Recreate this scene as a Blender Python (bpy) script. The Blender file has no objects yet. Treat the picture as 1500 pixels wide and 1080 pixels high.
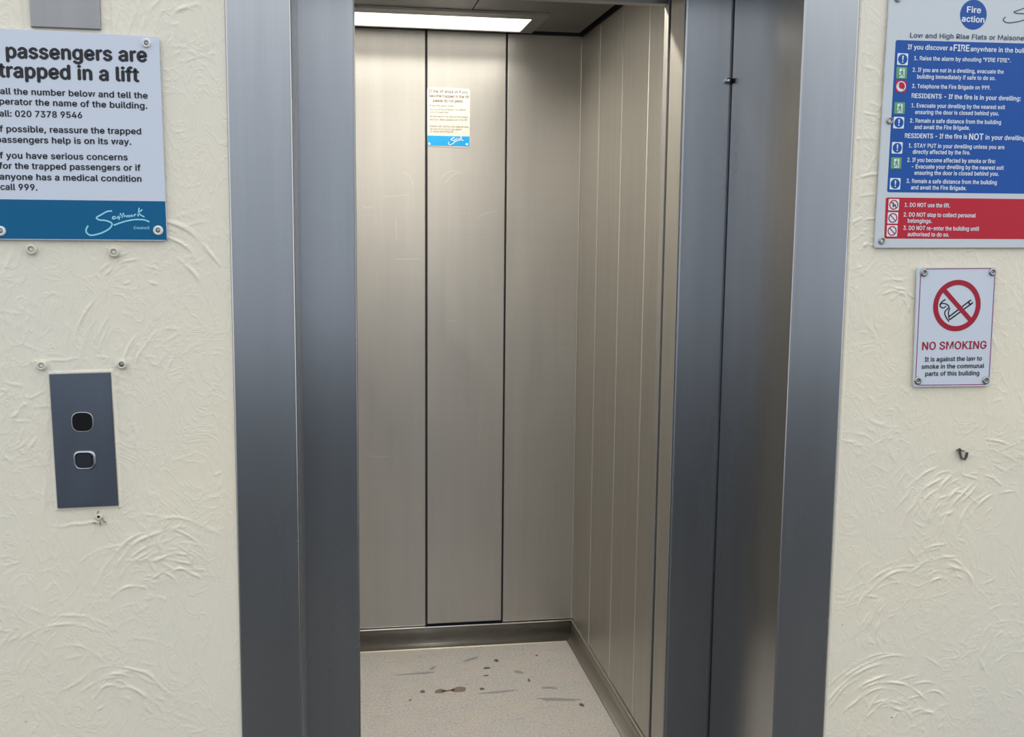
import bpy, bmesh, math, random
import numpy as np
from mathutils import Vector, Matrix

S = bpy.context.scene
COL = S.collection
random.seed(7)
rng = np.random.default_rng(11)

# ------------------------------------------------------------------ camera
CAM_LOC = Vector((0.0, -1.85, 1.5))
FPX, YAW, PITCH, ROLL = 1575.37, 0.1654, 0.1289, 0.0100
def cam_axes():
    cy, sy, cp, sp = math.cos(YAW), math.sin(YAW), math.cos(PITCH), math.sin(PITCH)
    w = Vector((sy*cp, cy*cp, -sp)); r = Vector((cy, -sy, 0)); u = r.cross(w)
    cr, sr = math.cos(ROLL), math.sin(ROLL)
    return cr*r + sr*u, -sr*r + cr*u, w
AR, AU, AW = cam_axes()
cam = bpy.data.cameras.new('camera')
cam.sensor_fit = 'HORIZONTAL'; cam.sensor_width = 36.0
cam.lens = FPX/1500*36.0
cam.clip_start = 0.02; cam.clip_end = 200
co = bpy.data.objects.new('camera', cam); COL.objects.link(co)
M = Matrix((AR, AU, -AW)).transposed().to_4x4(); M.translation = CAM_LOC
co.matrix_world = M
S.camera = co

# ------------------------------------------------------------------ world, light, exposure
world = bpy.data.worlds.new('sky'); S.world = world; world.use_nodes = True
wn = world.node_tree; bg = wn.nodes['Background']
wtc = wn.nodes.new('ShaderNodeTexCoord'); wsep = wn.nodes.new('ShaderNodeSeparateXYZ')
wramp = wn.nodes.new('ShaderNodeValToRGB')
wn.links.new(wtc.outputs['Generated'], wsep.inputs[0]); wn.links.new(wsep.outputs['Z'], wramp.inputs[0])
wramp.color_ramp.elements[0].position = 0.0; wramp.color_ramp.elements[0].color = (0.93, 0.97, 1.0, 1)
wramp.color_ramp.elements[1].position = 0.5; wramp.color_ramp.elements[1].color = (0.90, 0.95, 1.0, 1)
wn.links.new(wramp.outputs[0], bg.inputs['Color']); bg.inputs['Strength'].default_value = 1.62
S.view_settings.view_transform = 'Standard'
S.view_settings.look = 'None'
S.view_settings.gamma = 1.0
S.view_settings.use_curve_mapping = False
S.view_settings.exposure = 0.0

LAMP_REAR, LAMP_FRONT = 4.6, 20.0     # lift ceiling lamps

def area(name, loc, sx, sy, power, color, spread=180, rot=(0, 0, 0)):
    l = bpy.data.lights.new(name, 'AREA'); l.shape = 'RECTANGLE'; l.size = sx; l.size_y = sy
    l.energy = power; l.color = color; l.spread = math.radians(spread)
    o = bpy.data.objects.new(name, l); o.location = loc; o.rotation_euler = rot; COL.objects.link(o)
    return o

# ------------------------------------------------------------------ dimensions (metres)
X1, X2, X3 = -0.168, -0.0625, 0.048       # left jamb outer, inner, strike post edge
X4, X5, X6 = 0.722, 0.8243, 0.930         # landing door edge, right jamb inner, outer
Y1, Y2 = 0.350, 0.447                     # door zone front and back
CX0, CX1, CY0, CY1 = -0.13, 0.90, 0.53, 2.07   # inside of the lift car
ZF, ZP, ZC = -0.075, 0.0, 2.197           # floor, underside of wall panels, ceiling

def on(px, py, y):
    d = AW + AR*((px-750)/FPX) + AU*((540-py)/FPX)
    t = (y - CAM_LOC.y)/d.y
    return CAM_LOC + d*t
def onz(px, py, z):
    d = AW + AR*((px-750)/FPX) + AU*((540-py)/FPX)
    t = (z - CAM_LOC.z)/d.z
    return CAM_LOC + d*t

# ------------------------------------------------------------------ materials
def lin(c):
    return tuple(((x/255)/12.92 if x/255 <= 0.04045 else ((x/255+0.055)/1.055)**2.4) for x in c) + (1,)
def mat(name, col, rough=0.5, metal=0.0, **kw):
    m = bpy.data.materials.new(name); m.use_nodes = True
    b = m.node_tree.nodes['Principled BSDF']
    b.inputs['Base Color'].default_value = col if len(col) == 4 else tuple(col)+(1,)
    b.inputs['Roughness'].default_value = rough; b.inputs['Metallic'].default_value = metal
    for k, v in kw.items(): b.inputs[k].default_value = v
    return m
class N:
    def __init__(s, m): s.t = m.node_tree; s.b = s.t.nodes['Principled BSDF']
    def n(s, kind, **kw):
        o = s.t.nodes.new(kind)
        for k, v in kw.items(): setattr(o, k, v)
        return o
    def l(s, a, b): s.t.links.new(a, b)
    def noise(s, scale=(1, 1, 1), sc=5, detail=4, rough=.5, dist=0, coord='Object'):
        tc = s.n('ShaderNodeTexCoord'); mp = s.n('ShaderNodeMapping'); mp.inputs['Scale'].default_value = scale
        nz = s.n('ShaderNodeTexNoise'); nz.inputs['Scale'].default_value = sc; nz.inputs['Detail'].default_value = detail
        nz.inputs['Roughness'].default_value = rough; nz.inputs['Distortion'].default_value = dist
        s.l(tc.outputs[coord], mp.inputs[0]); s.l(mp.outputs[0], nz.inputs['Vector']); return nz.outputs['Fac']
    def ramp(s, fac, stops):
        r = s.n('ShaderNodeValToRGB'); e = r.color_ramp.elements
        while len(e) > len(stops): e.remove(e[-1])
        while len(e) < len(stops): e.new(0.5)
        for x, (p, c) in zip(e, stops):
            x.position = p; x.color = c if isinstance(c, tuple) else (c, c, c, 1)
        s.l(fac, r.inputs[0]); return r.outputs[0]
    def mix(s, fac, a, b, mode='MIX'):
        x = s.n('ShaderNodeMix', data_type='RGBA', blend_type=mode)
        for i, v in ((0, fac), (6, a), (7, b)):
            if hasattr(v, 'is_output'): s.l(v, x.inputs[i])
            else: x.inputs[i].default_value = v
        return x.outputs[2]
    def math(s, op, a, b=0.0):
        x = s.n('ShaderNodeMath', operation=op)
        for i, v in enumerate((a, b)):
            if hasattr(v, 'is_output'): s.l(v, x.inputs[i])
            else: x.inputs[i].default_value = v
        return x.outputs[0]
    def bump(s, h, strength=.2, dist=.001):
        x = s.n('ShaderNodeBump'); x.inputs['Strength'].default_value = strength; x.inputs['Distance'].default_value = dist
        s.l(h, x.inputs['Height']); s.l(x.outputs[0], s.b.inputs['Normal'])

def steel(name, col, r0, r1, grain=(1, 1, 400), blotch=3.0, scratch=0.0, aniso=0.0, vary=.12, bumps=.05, metal=1.0):
    m = mat(name, col, r0, metal); q = N(m)
    g = q.noise(grain, 1.0, 3, .6)
    bl = q.noise((1, 1, .45), blotch, 5, .6, .6)
    st = q.noise((9, 9, .5), 3.0, 4, .6)
    rr = q.ramp(bl, [(.3, r0), (.72, r1)])
    if scratch:
        sc = q.noise((1, 1, 1), 13.0, 2, .5, 3.5)
        ln = q.ramp(sc, [(.492, 0.0), (.5, 1.0), (.508, 0.0)])
        mk = q.ramp(q.noise((1, 1, 1), 4.5, 2), [(.55, 0.0), (.66, 1.0)])
        k = q.math('MULTIPLY', ln, mk); k = q.math('MULTIPLY', k, scratch)
        rr = q.math('ADD', rr, k)
    q.l(rr, q.b.inputs['Roughness'])
    lo = tuple(c*(1-vary) for c in col[:3])+(1,); hi = tuple(min(1, c*(1+vary)) for c in col[:3])+(1,)
    c = q.mix(q.ramp(st, [(.3, 0.0), (.7, 1.0)]), lo, hi)
    c = q.mix(q.math('MULTIPLY', g, .18), c, (col[0]*.6, col[1]*.6, col[2]*.6, 1))
    q.l(c, q.b.inputs['Base Color'])
    q.bump(g, bumps, .0006)
    if aniso:
        q.b.inputs['Anisotropic'].default_value = aniso; q.b.inputs['Anisotropic Rotation'].default_value = .25
        tg = q.n('ShaderNodeTangent', direction_type='RADIAL', axis='Z')
        q.l(tg.outputs[0], q.b.inputs['Tangent'])
    return m

STEEL_DOOR = steel('satin_steel_frame', (.485, .49, .50), .23, .31, grain=(260, 260, 1.5), blotch=1.6, vary=.05, bumps=.03)
STEEL_CAR = steel('brushed_steel_lift_panel', (.49, .475, .455), .42, .50, grain=(1.5, 1.5, 300), blotch=4.0, scratch=.10, vary=.035, aniso=.30, metal=.96)
STEEL_SIDE = steel('brushed_steel_lift_side_panel', (.50, .48, .44), .42, .50, grain=(1.5, 1.5, 300), blotch=3.0, vary=.05, aniso=.30, metal=.95)
STEEL_PLATE = steel('satin_steel_call_plate', (.23, .26, .31), .30, .38, grain=(2, 2, 300), blotch=8, vary=.05)
STEEL_GREY = steel('dull_grey_metal', (.36, .35, .35), .42, .5, grain=(2, 2, 200), blotch=8, vary=.05)
CEIL_STEEL = steel('grey_steel_lift_ceiling', (.26, .255, .25), .36, .45, grain=(300, 2, 2), blotch=3, vary=.05)
CHROME = mat('bright_steel', (.62, .63, .65), .18, 1.0)
BTN = mat('dark_steel_button', (.07, .08, .09), .35, .9)
BEZEL = mat('dull_bright_bezel', (.40, .41, .43), .3, 1.0)
JOINT = mat('bright_glint_strip', (.72, .69, .64), .42, .85)  # bright tone imitating light caught on the panel edges
SIDE_COVE = mat('grey_vinyl_side_skirting', lin((126, 121, 113)), .38)
CAP_STEEL = mat('polished_capping', (.75, .74, .72), .22, 1.0)
SCREW_M = mat('screw_metal', (.42, .41, .39), .35, 1.0)
DARK = mat('dark_gap', (.012, .012, .014), .7)
BLACK = mat('black_plastic', (.006, .006, .007), .5, **{'Specular IOR Level': .2})
SHAFT = mat('shaft_concrete', (.05, .05, .05), .9)
CAPW = mat('white_plastic_cap', lin((222, 222, 218)), .35)
PAINT_CAP = mat('cream_painted_cap', lin((214, 209, 192)), .35)

SIGN_W = mat('white_sign_plastic', lin((208, 214, 226)), .28)
SIGN_W2 = mat('white_sign_plastic_right', lin((205, 210, 214)), .22)
SIGN_W3 = mat('white_sign_no_smoking', lin((208, 214, 224)), .25)
INK = mat('black_print', (.010, .010, .014), .45)
INK_NAVY = mat('dark_blue_grey_print', lin((70, 82, 110)), .35)
TEAL = mat('teal_blue_print', lin((0, 94, 138)), .35, **{'Specular IOR Level': .3})
CYAN = mat('bright_blue_print', lin((0, 150, 215)), .3)
BLUE = mat('safety_blue_print', lin((10, 78, 160)), .2)
RED = mat('safety_red_print', lin((190, 22, 45)), .2)
CRIM = mat('dark_red_print', lin((165, 12, 45)), .3)
WHITE_INK = mat('white_print', lin((225, 232, 240)), .3)
GREEN = mat('safety_green_print', lin((96, 160, 110)), .3)
PALE_BLUE = mat('pale_blue_print', lin((150, 215, 235)), .3)
GREY_INK = mat('faded_grey_print', lin((96, 92, 88)), .4)
PAPER = mat('notice_paper', lin((206, 202, 194)), .45)

def make_plaster():
    m = mat('cream_gloss_painted_plaster', lin((232, 224, 208)), .33); q = N(m)
    big = q.noise((1, 1, 1), 1.3, 3, .5)
    c = q.mix(q.ramp(big, [(.3, 0.0), (.7, 1.0)]), lin((237, 227, 203)), lin((231, 224, 209)))
    sp = q.ramp(q.noise((1, 1, 1), 60, 2), [(.79, 0.0), (.82, 1.0)])
    c = q.mix(sp, c, lin((120, 112, 96)))
    q.l(c, q.b.inputs['Base Color'])
    hh = q.math('ADD', q.noise((1, 1, 1), 60, 5, .6, 1.2), q.math('MULTIPLY', q.ramp(q.noise((1, 1, .6), 17, 4, .6, 2.2), [(.44, 0.0), (.5, 1.0), (.56, 0.0)]), .9))
    q.bump(hh, .25, .0018)
    return m
PLASTER = make_plaster()
BRICK = mat('blue_grey_painted_parapet', (.10, .12, .15), .7)
FACADE = mat('added_block_blue_grey', (.45, .485, .54), .8)  # for the added block mirrored in the steel
PILLAR = mat('added_pillar_grey', (.13, .13, .13), .6)  # for the added pillar, dark in the door's reflection
PLAIN = mat('plain_lobby_paint', lin((190, 184, 165)), .6)
def make_concrete():
    m = mat('lobby_floor_concrete', (.16, .155, .15), .7); q = N(m)
    c = q.mix(q.noise((1, 1, 1), 18, 6, .7), (.045, .044, .042, 1), (.08, .078, .075, 1)); q.l(c, q.b.inputs['Base Color']); return m
CONCRETE = make_concrete()
def make_vinyl():
    m = mat('grey_speckled_vinyl', (.4, .4, .4), .42); q = N(m)
    a = q.ramp(q.noise((1, 1, 1), 120, 3, .8), [(.35, 0.0), (.65, 1.0)])
    c = q.mix(a, lin((146, 144, 144)), lin((184, 181, 179)))
    w = q.ramp(q.noise((1, 1, 1), 9, 5, .6, .4), [(.45, 0.0), (.68, 1.0)])
    c = q.mix(q.math('MULTIPLY', w, .35), c, lin((182, 172, 158)))
    s = q.ramp(q.noise((1, 2.2, 1), 22, 6, .7, .8), [(.60, 0.0), (.70, 1.0)])
    c = q.mix(q.math('MULTIPLY', s, .6), c, lin((104, 104, 108)))
    q.l(c, q.b.inputs['Base Color'])
    q.l(q.ramp(q.noise((1, 1, 1), 14, 4), [(.3, .34), (.7, .55)]), q.b.inputs['Roughness'])
    q.bump(q.noise((1, 1, 1), 180, 2), .15, .001)
    return m
VINYL = make_vinyl()
def make_cove():
    m = mat('dark_mottled_vinyl_skirting', (.13, .13, .125), .34); q = N(m)
    c = q.mix(q.noise((1, 1, 3), 16, 5, .7), lin((58, 58, 56)), lin((104, 100, 94))); q.l(c, q.b.inputs['Base Color']); return m
COVE = make_cove()  # darker, mottled tone of the rear skirting
CRACK = mat('grey_crack', lin((140, 136, 124)), .6)
SCUFFG = mat('faint_grey_scuff', lin((132, 132, 134)), .5)
BROWN = mat('brown_dried_spill', lin((112, 96, 84)), .28)
DKSPOT = mat('dark_grime', lin((84, 82, 80)), .45)
DIFF = mat('lamp_diffuser', (1, .98, .92), .5)
DIFF.node_tree.nodes['Principled BSDF'].inputs['Emission Color'].default_value = (1, .965, .87, 1)
DIFF.node_tree.nodes['Principled BSDF'].inputs['Emission Strength'].default_value = 2.2

# ------------------------------------------------------------------ object helpers
def mk(name, bm, m, parent=None, smooth=False, origin=None):
    bmesh.ops.recalc_face_normals(bm, faces=bm.faces)
    me = bpy.data.meshes.new(name); 
    pl = Vector((0, 0, 0))
    if parent is not None: pl = wloc(parent)
    o0 = origin if origin is not None else pl
    bm.transform(Matrix.Translation(-Vector(o0)))
    bm.to_mesh(me); bm.free()
    if smooth:
        for p in me.polygons: p.use_smooth = True
    me.materials.append(m)
    o = bpy.data.objects.new(name, me); COL.objects.link(o)
    o.location = Vector(o0) - pl
    if parent is not None: o.parent = parent
    return o
def wloc(o):
    v = Vector(o.location)
    while o.parent: o = o.parent; v += o.location
    return v
def thing(name, label, cat, loc, group=None):
    o = bpy.data.objects.new(name, None); COL.objects.link(o); o.location = loc; o.empty_display_size = .1
    return tag(o, label, cat, group)
def tag(o, label, cat, group=None):
    o['label'] = label; o['category'] = cat
    if group: o['group'] = group
    return o
def struct(o, label=None, cat=None):
    o['kind'] = 'structure'
    if label: o['label'] = label
    if cat: o['category'] = cat
    return o
def box(x0, x1, y0, y1, z0, z1, bev=0.0, seg=3, edges=None, bm=None):
    b = bmesh.new()
    vs = [b.verts.new((x, y, z)) for x in (x0, x1) for y in (y0, y1) for z in (z0, z1)]
    for f in ((0, 1, 3, 2), (4, 6, 7, 5), (0, 4, 5, 1), (2, 3, 7, 6), (0, 2, 6, 4), (1, 5, 7, 3)):
        b.faces.new([vs[i] for i in f])
    if bev:
        es = [e for e in b.edges if edges is None or edges(e)]
        bmesh.ops.bevel(b, geom=es, offset=bev, segments=seg, profile=.5, affect='EDGES', clamp_overlap=True)
    if bm is not None:
        me = bpy.data.meshes.new('tmp'); b.to_mesh(me); b.free(); bm.from_mesh(me); bpy.data.meshes.remove(me); return bm
    return b
vert_edges = lambda e: abs(e.verts[0].co.z-e.verts[1].co.z) > .01
def prism(pts, y0, y1, bev=0.0):
    """extrude an outline (x, z) between y0 (front) and y1"""
    b = bmesh.new()
    f = b.faces.new([b.verts.new((p[0], y0, p[1])) for p in pts])
    r = bmesh.ops.extrude_face_region(b, geom=[f])
    for v in r['geom']:
        if isinstance(v, bmesh.types.BMVert): v.co.y = y1
    if bev:
        es = [e for e in b.edges if abs(e.verts[0].co.y-y0) < 1e-7 and abs(e.verts[1].co.y-y0) < 1e-7]
        bmesh.ops.bevel(b, geom=es, offset=bev, segments=2, affect='EDGES')
    return b
def rounded(c, rad, n=6):
    """c: 4 corners (x,z) in order; returns outline with rounded corners"""
    out = []
    for i in range(4):
        p = Vector(c[i]); a = (Vector(c[i-1])-p).normalized(); b = (Vector(c[(i+1) % 4])-p).normalized()
        p0, p1 = p+a*rad, p+b*rad
        for k in range(n+1):
            t = k/n; out.append(tuple((p0*(1-t)**2 + p*2*t*(1-t) + p1*t*t)))
    return out
def xz(v): return (v.x, v.z)
def disc(cx, cz, r, n=32, sx=1, sz=1): return [(cx+r*sx*math.cos(2*math.pi*k/n), cz+r*sz*math.sin(2*math.pi*k/n)) for k in range(n)]
def ring(cx, cz, r0, r1, y0, y1, n=48):
    b = bmesh.new(); V = []
    for k in range(n):
        a = 2*math.pi*k/n; c, s = math.cos(a), math.sin(a)
        V.append([b.verts.new((cx+r*c, y, cz+r*s)) for r, y in ((r0, y0), (r1, y0), (r1, y1), (r0, y1))])
    for k in range(n):
        A, B = V[k], V[(k+1) % n]
        for j in range(4): b.faces.new((A[j], A[(j+1) % 4], B[(j+1) % 4], B[j]))
    return b
def lathe_y(cx, cz, prof, n=28, bm=None):
    """prof: list of (r, y) front to back, axis along y"""
    b = bm or bmesh.new(); R = []
    for r, y in prof:
        if r < 1e-6: R.append([b.verts.new((cx, y, cz))])
        else: R.append([b.verts.new((cx+r*math.cos(2*math.pi*k/n), y, cz+r*math.sin(2*math.pi*k/n))) for k in range(n)])
    for A, B in zip(R, R[1:]):
        for k in range(n):
            k2 = (k+1) % n
            if len(A) == 1 and len(B) == 1: continue
            if len(A) == 1: b.faces.new((A[0], B[k], B[k2]))
            elif len(B) == 1: b.faces.new((A[k], B[0], A[k2]))
            else: b.faces.new((A[k], B[k], B[k2], A[k2]))
    return b
def stroke(paths, w, y0, y1, bm=None, smooth=True):
    """flat ribbon of width w following (x,z) paths, between y0 and y1; one ribbon per path"""
    b = bm or bmesh.new()
    for P in paths:
        P = [Vector(p) for p in P]
        if smooth and len(P) > 2:
            Q = []
            for i in range(len(P)-1):
                p0, p1, p2, p3 = P[max(i-1, 0)], P[i], P[i+1], P[min(i+2, len(P)-1)]
                for k in range(5):
                    t = k/5
                    Q.append(.5*((2*p1)+(p2-p0)*t+(2*p0-5*p1+4*p2-p3)*t*t+(3*p1-p0-3*p2+p3)*t**3))
            Q.append(P[-1]); P = Q
        L = []
        for i, p in enumerate(P):
            d = (P[min(i+1, len(P)-1)]-P[max(i-1, 0)])
            d = d.normalized() if d.length > 1e-9 else Vector((1, 0))
            nn = Vector((-d.y, d.x))*w/2
            a, c = p+nn, p-nn
            L.append([b.verts.new((a.x, y0, a.y)), b.verts.new((c.x, y0, c.y)), b.verts.new((c.x, y1, c.y)), b.verts.new((a.x, y1, a.y))])
        for A, B in zip(L, L[1:]):
            for j in range(4): b.faces.new((A[j], A[(j+1) % 4], B[(j+1) % 4], B[j]))
        b.faces.new(L[0]); b.faces.new(L[-1][::-1])
    return b

# ---- lettering: real text outlines with a hair of thickness, laid on a wall plane
_asc = {}
FONT = None
try:   # the grotesque that ships inside Blender itself; falls back to Blender's default face
    import os
    _p = bpy.utils.system_resource('DATAFILES', path='fonts')
    FONT = bpy.data.fonts.load(os.path.join(_p, 'Inter.woff2'))
except Exception:
    FONT = None
def _loops(body):
    cu = bpy.data.curves.new('txt', 'FONT'); cu.body = body; cu.size = 1.0; cu.resolution_u = 2; cu.fill_mode = 'NONE'
    if FONT: cu.font = FONT
    cu.space_character = 1.04
    o = bpy.data.objects.new('txt', cu); COL.objects.link(o)
    me = bpy.data.meshes.new_from_object(o.evaluated_get(bpy.context.evaluated_depsgraph_get()))
    bpy.data.objects.remove(o); bpy.data.curves.remove(cu)
    nb = {}
    for e in me.edges:
        i, j = e.vertices; nb.setdefault(i, []).append(j); nb.setdefault(j, []).append(i)
    seen = set(); out = []
    for st in range(len(me.vertices)):
        if st in seen or len(nb.get(st, [])) < 2: continue
        L = [st]; seen.add(st); nx = st+1 if st+1 in nb[st] else nb[st][0]
        while nx not in seen:
            L.append(nx); seen.add(nx)
            c = [q for q in nb[nx] if q not in seen]
            if not c: break
            nx = c[0]
        if len(L) > 2: out.append([(me.vertices[q].co.x, me.vertices[q].co.y) for q in L])
    bpy.data.meshes.remove(me)
    return out
def _sa(L): return .5*sum(L[i-1][0]*L[i][1]-L[i][0]*L[i-1][1] for i in range(len(L)))
def _inside(p, L):
    c = False; x, y = p
    for i in range(len(L)):
        (x1, y1), (x2, y2) = L[i-1], L[i]
        if (y1 > y) != (y2 > y) and x < (x2-x1)*(y-y1)/(y2-y1)+x1: c = not c
    return c
_sign = []
def glyph_mesh(s, bold):
    """outlines filled contour by contour, so overlapping strokes of a glyph stay solid"""
    from mathutils.geometry import tessellate_polygon
    if not _sign: _sign.append(1 if _sa(_loops('l')[0]) > 0 else -1)
    Ls = _loops(s); outer = [L for L in Ls if _sa(L)*_sign[0] > 0]; holes = [L for L in Ls if _sa(L)*_sign[0] < 0]
    V, Fc = [], []
    for L in outer:
        hs = [h for h in holes if _inside(h[0], L)]
        pts = [p for q in [L]+hs for p in q]
        tri = tessellate_polygon([[Vector((x, y, 0)) for x, y in q] for q in [L]+hs])
        n = len(V); V += [(x, y, 0) for x, y in pts]; Fc += [tuple(n+k for k in t) for t in tri]
    me = bpy.data.meshes.new('txt'); me.from_pydata(V, [], Fc); me.update()
    return me
def text_into(bm, s, a, b, asc_px, y, bold=.02):
    """a, b: pixel ends of the baseline; the line is unprojected to the plane y"""
    A, B = on(a[0], a[1], y), on(b[0], b[1], y); T = on(a[0], a[1]-asc_px, y)
    me = glyph_mesh(s, bold)
    co = np.empty(len(me.vertices)*3); me.vertices.foreach_get('co', co); co = co.reshape(-1, 3)
    if 'l' not in _asc:
        g = glyph_mesh('l', 0); c2 = np.empty(len(g.vertices)*3); g.vertices.foreach_get('co', c2); _asc['l'] = c2.reshape(-1, 3)[:, 1].max(); bpy.data.meshes.remove(g)
    x0, x1 = co[:, 0].min(), co[:, 0].max()
    D = (B-A); sx = D.length/(x1-x0); sz = (T-A).length/_asc['l']
    ux = D.normalized(); uz = Vector((-ux.z, 0, ux.x))
    bold *= .9 if asc_px < 15 else 1.25
    sh = [(0, 0)] if bold < .012 else [(-bold, 0), (bold, 0), (0, -bold*.7), (0, bold*.7)]   # heavier weight: the outline laid over itself
    for i, (dx, dz) in enumerate(sh):
        for v, c in zip(me.vertices, co):
            v.co = A + ux*((c[0]-x0+dx)*sx) + uz*((c[1]+dz)*sz) + Vector((0, -.00002*i, 0))
        bm.from_mesh(me)
    bpy.data.meshes.remove(me)
def lettering(name, lines, y, m, parent, bold=.02):
    """each printed line is a part of its own"""
    pl = wloc(parent)
    for ln, a, c, h in lines:
        b = bmesh.new(); text_into(b, ln, a, c, h, y, bold)
        me = bpy.data.meshes.new(name); b.transform(Matrix.Translation(-pl)); b.to_mesh(me); b.free(); me.materials.append(m)
        o = bpy.data.objects.new(name, me); COL.objects.link(o); o.parent = parent

# ================================================================== SETTING: lobby
def plaster_wall(name, xs, zs, fans, extra=None):
    """height-field of trowel ridges: fans = list of (cx, cz, r0, r1, a0, a1, n, amp)"""
    X, Z = np.meshgrid(xs, zs, indexing='ij'); Hh = np.zeros_like(X)
    def ridge(cx, cz, r, a0, a1, w, amp, wob, ph):
        x0, x1, z0, z1 = cx-r-.02, cx+r+.02, cz-r-.02, cz+r+.02
        i0, i1 = np.searchsorted(xs, [x0, x1]); j0, j1 = np.searchsorted(zs, [z0, z1])
        if i1-i0 < 2 or j1-j0 < 2: return
        x = X[i0:i1, j0:j1]-cx; z = Z[i0:i1, j0:j1]-cz
        d = np.hypot(x, z); a = np.arctan2(z, x)
        am = (a0+a1)/2; da = (a-am+np.pi) % (2*np.pi)-np.pi; hw = (a1-a0)/2
        env = np.clip(1-(np.abs(da)/hw)**2, 0, 1)
        rr = r+wob*np.sin(3*a+ph)+wob*.4*np.sin(9*a+2*ph)
        e = d-rr
        pr = np.exp(-(e/w)**2)*(1+.0*e)
        blk = env**.7*amp*pr*(.65+.35*np.sin(a*11+ph*3))
        Hh[i0:i1, j0:j1] = np.maximum(Hh[i0:i1, j0:j1], blk)
    for cx, cz, r0, r1, a0, a1, n, amp in fans:
        for k in range(n):
            r = r0+(r1-r0)*(k+rng.uniform(-.35, .35))/max(n-1, 1)
            m_ = rng.uniform(a0, a1); h_ = rng.uniform(.12, .42)*(a1-a0)
            ridge(cx+rng.normal(0, .004), cz+rng.normal(0, .004), abs(r)+.01, m_-h_, m_+h_, rng.uniform(.0012, .0028), amp*rng.uniform(.3, 1.5), rng.uniform(.001, .007), rng.uniform(0, 6))
    # soft undulation
    for k in range(14):
        kx, kz, ph = rng.uniform(4, 26), rng.uniform(4, 26), rng.uniform(0, 6)
        Hh += .00022*np.sin(kx*X+kz*Z*rng.choice([-1, 1])+ph)
    if extra is not None: extra(X, Z, Hh)
    nx, nz = X.shape
    co = np.stack([X, .004-Hh, Z], -1).reshape(-1, 3)
    idx = np.arange(nx*nz).reshape(nx, nz)
    F = np.stack([idx[:-1, :-1], idx[1:, :-1], idx[1:, 1:], idx[:-1, 1:]], -1).reshape(-1, 4)
    me = bpy.data.meshes.new(name)
    me.vertices.add(len(co)); me.vertices.foreach_set('co', co.ravel())
    me.loops.add(F.size); me.loops.foreach_set('vertex_index', F.ravel().astype(np.int32))
    me.polygons.add(len(F)); me.polygons.foreach_set('loop_start', np.arange(0, F.size, 4, dtype=np.int32))
    me.polygons.foreach_set('loop_total', np.full(len(F), 4, dtype=np.int32))
    me.polygons.foreach_set('use_smooth', np.ones(len(F), dtype=bool))
    me.update(); me.validate(); me.materials.append(PLASTER)
    # solid body behind the relief
    bm = bmesh.new(); bm.from_mesh(me)
    box(xs[0], xs[-1], .006, .20, zs[0], zs[-1], bm=bm)
    bm.to_mesh(me); bm.free()
    for p in me.polygons[:len(F)]: p.use_smooth = True
    o = bpy.data.objects.new(name, me); COL.objects.link(o); return o
D2 = math.radians
def rand_fans(x0, x1, z0, z1, n, amp):
    L = []
    for _ in range(n):
        a = rng.uniform(0, 6.28); sp = rng.uniform(.6, 1.7)
        r0 = rng.uniform(.01, .05); L.append((rng.uniform(x0, x1), rng.uniform(z0, z1), r0, r0+rng.uniform(.03, .09), a, a+sp, int(rng.integers(3, 8)), amp*rng.uniform(.3, 1)))
    return L
def F(px, py, r0, r1, a0, a1, n, amp):   # a fan of trowel arcs centred at a spot of the wall
    v = on(px, py, 0); return (v.x, v.z, r0, r1, D2(a0), D2(a1), n, amp)
xsL = np.concatenate([np.linspace(-4.0, -.74, 60)[:-1], np.arange(-.74, -.168, .0019), [-.168]])
zsA = np.concatenate([np.linspace(ZF, .44, 16)[:-1], np.arange(.44, 2.06, .0019), np.linspace(2.06, 2.9, 10)])
fansL = rand_fans(-.74, -.18, .44, 2.05, 300, .0009) + [
    F(300, 560, .05, .22, 110, 175, 16, .0018), F(120, 430, .03, .12, 10, 100, 12, .0016), F(210, 450, .03, .14, 40, 130, 14, .0020),
    F(260, 880, .03, .13, 60, 150, 14, .0018), F(200, 900, .04, .16, 30, 120, 12, .0016), F(170, 1060, .03, .10, 40, 140, 12, .0018),
    F(310, 800, .03, .09, 150, 260, 8, .0016), F(60, 640, .02, .16, 120, 230, 12, .0016), F(270, 250, .03, .14, 100, 200, 12, .0016),
    F(60, 420, .02, .10, 0, 90, 10, .0014), F(290, 60, .02, .12, 90, 200, 8, .0014), F(100, 1000, .03, .12, 60, 200, 9, .0012)]
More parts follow.
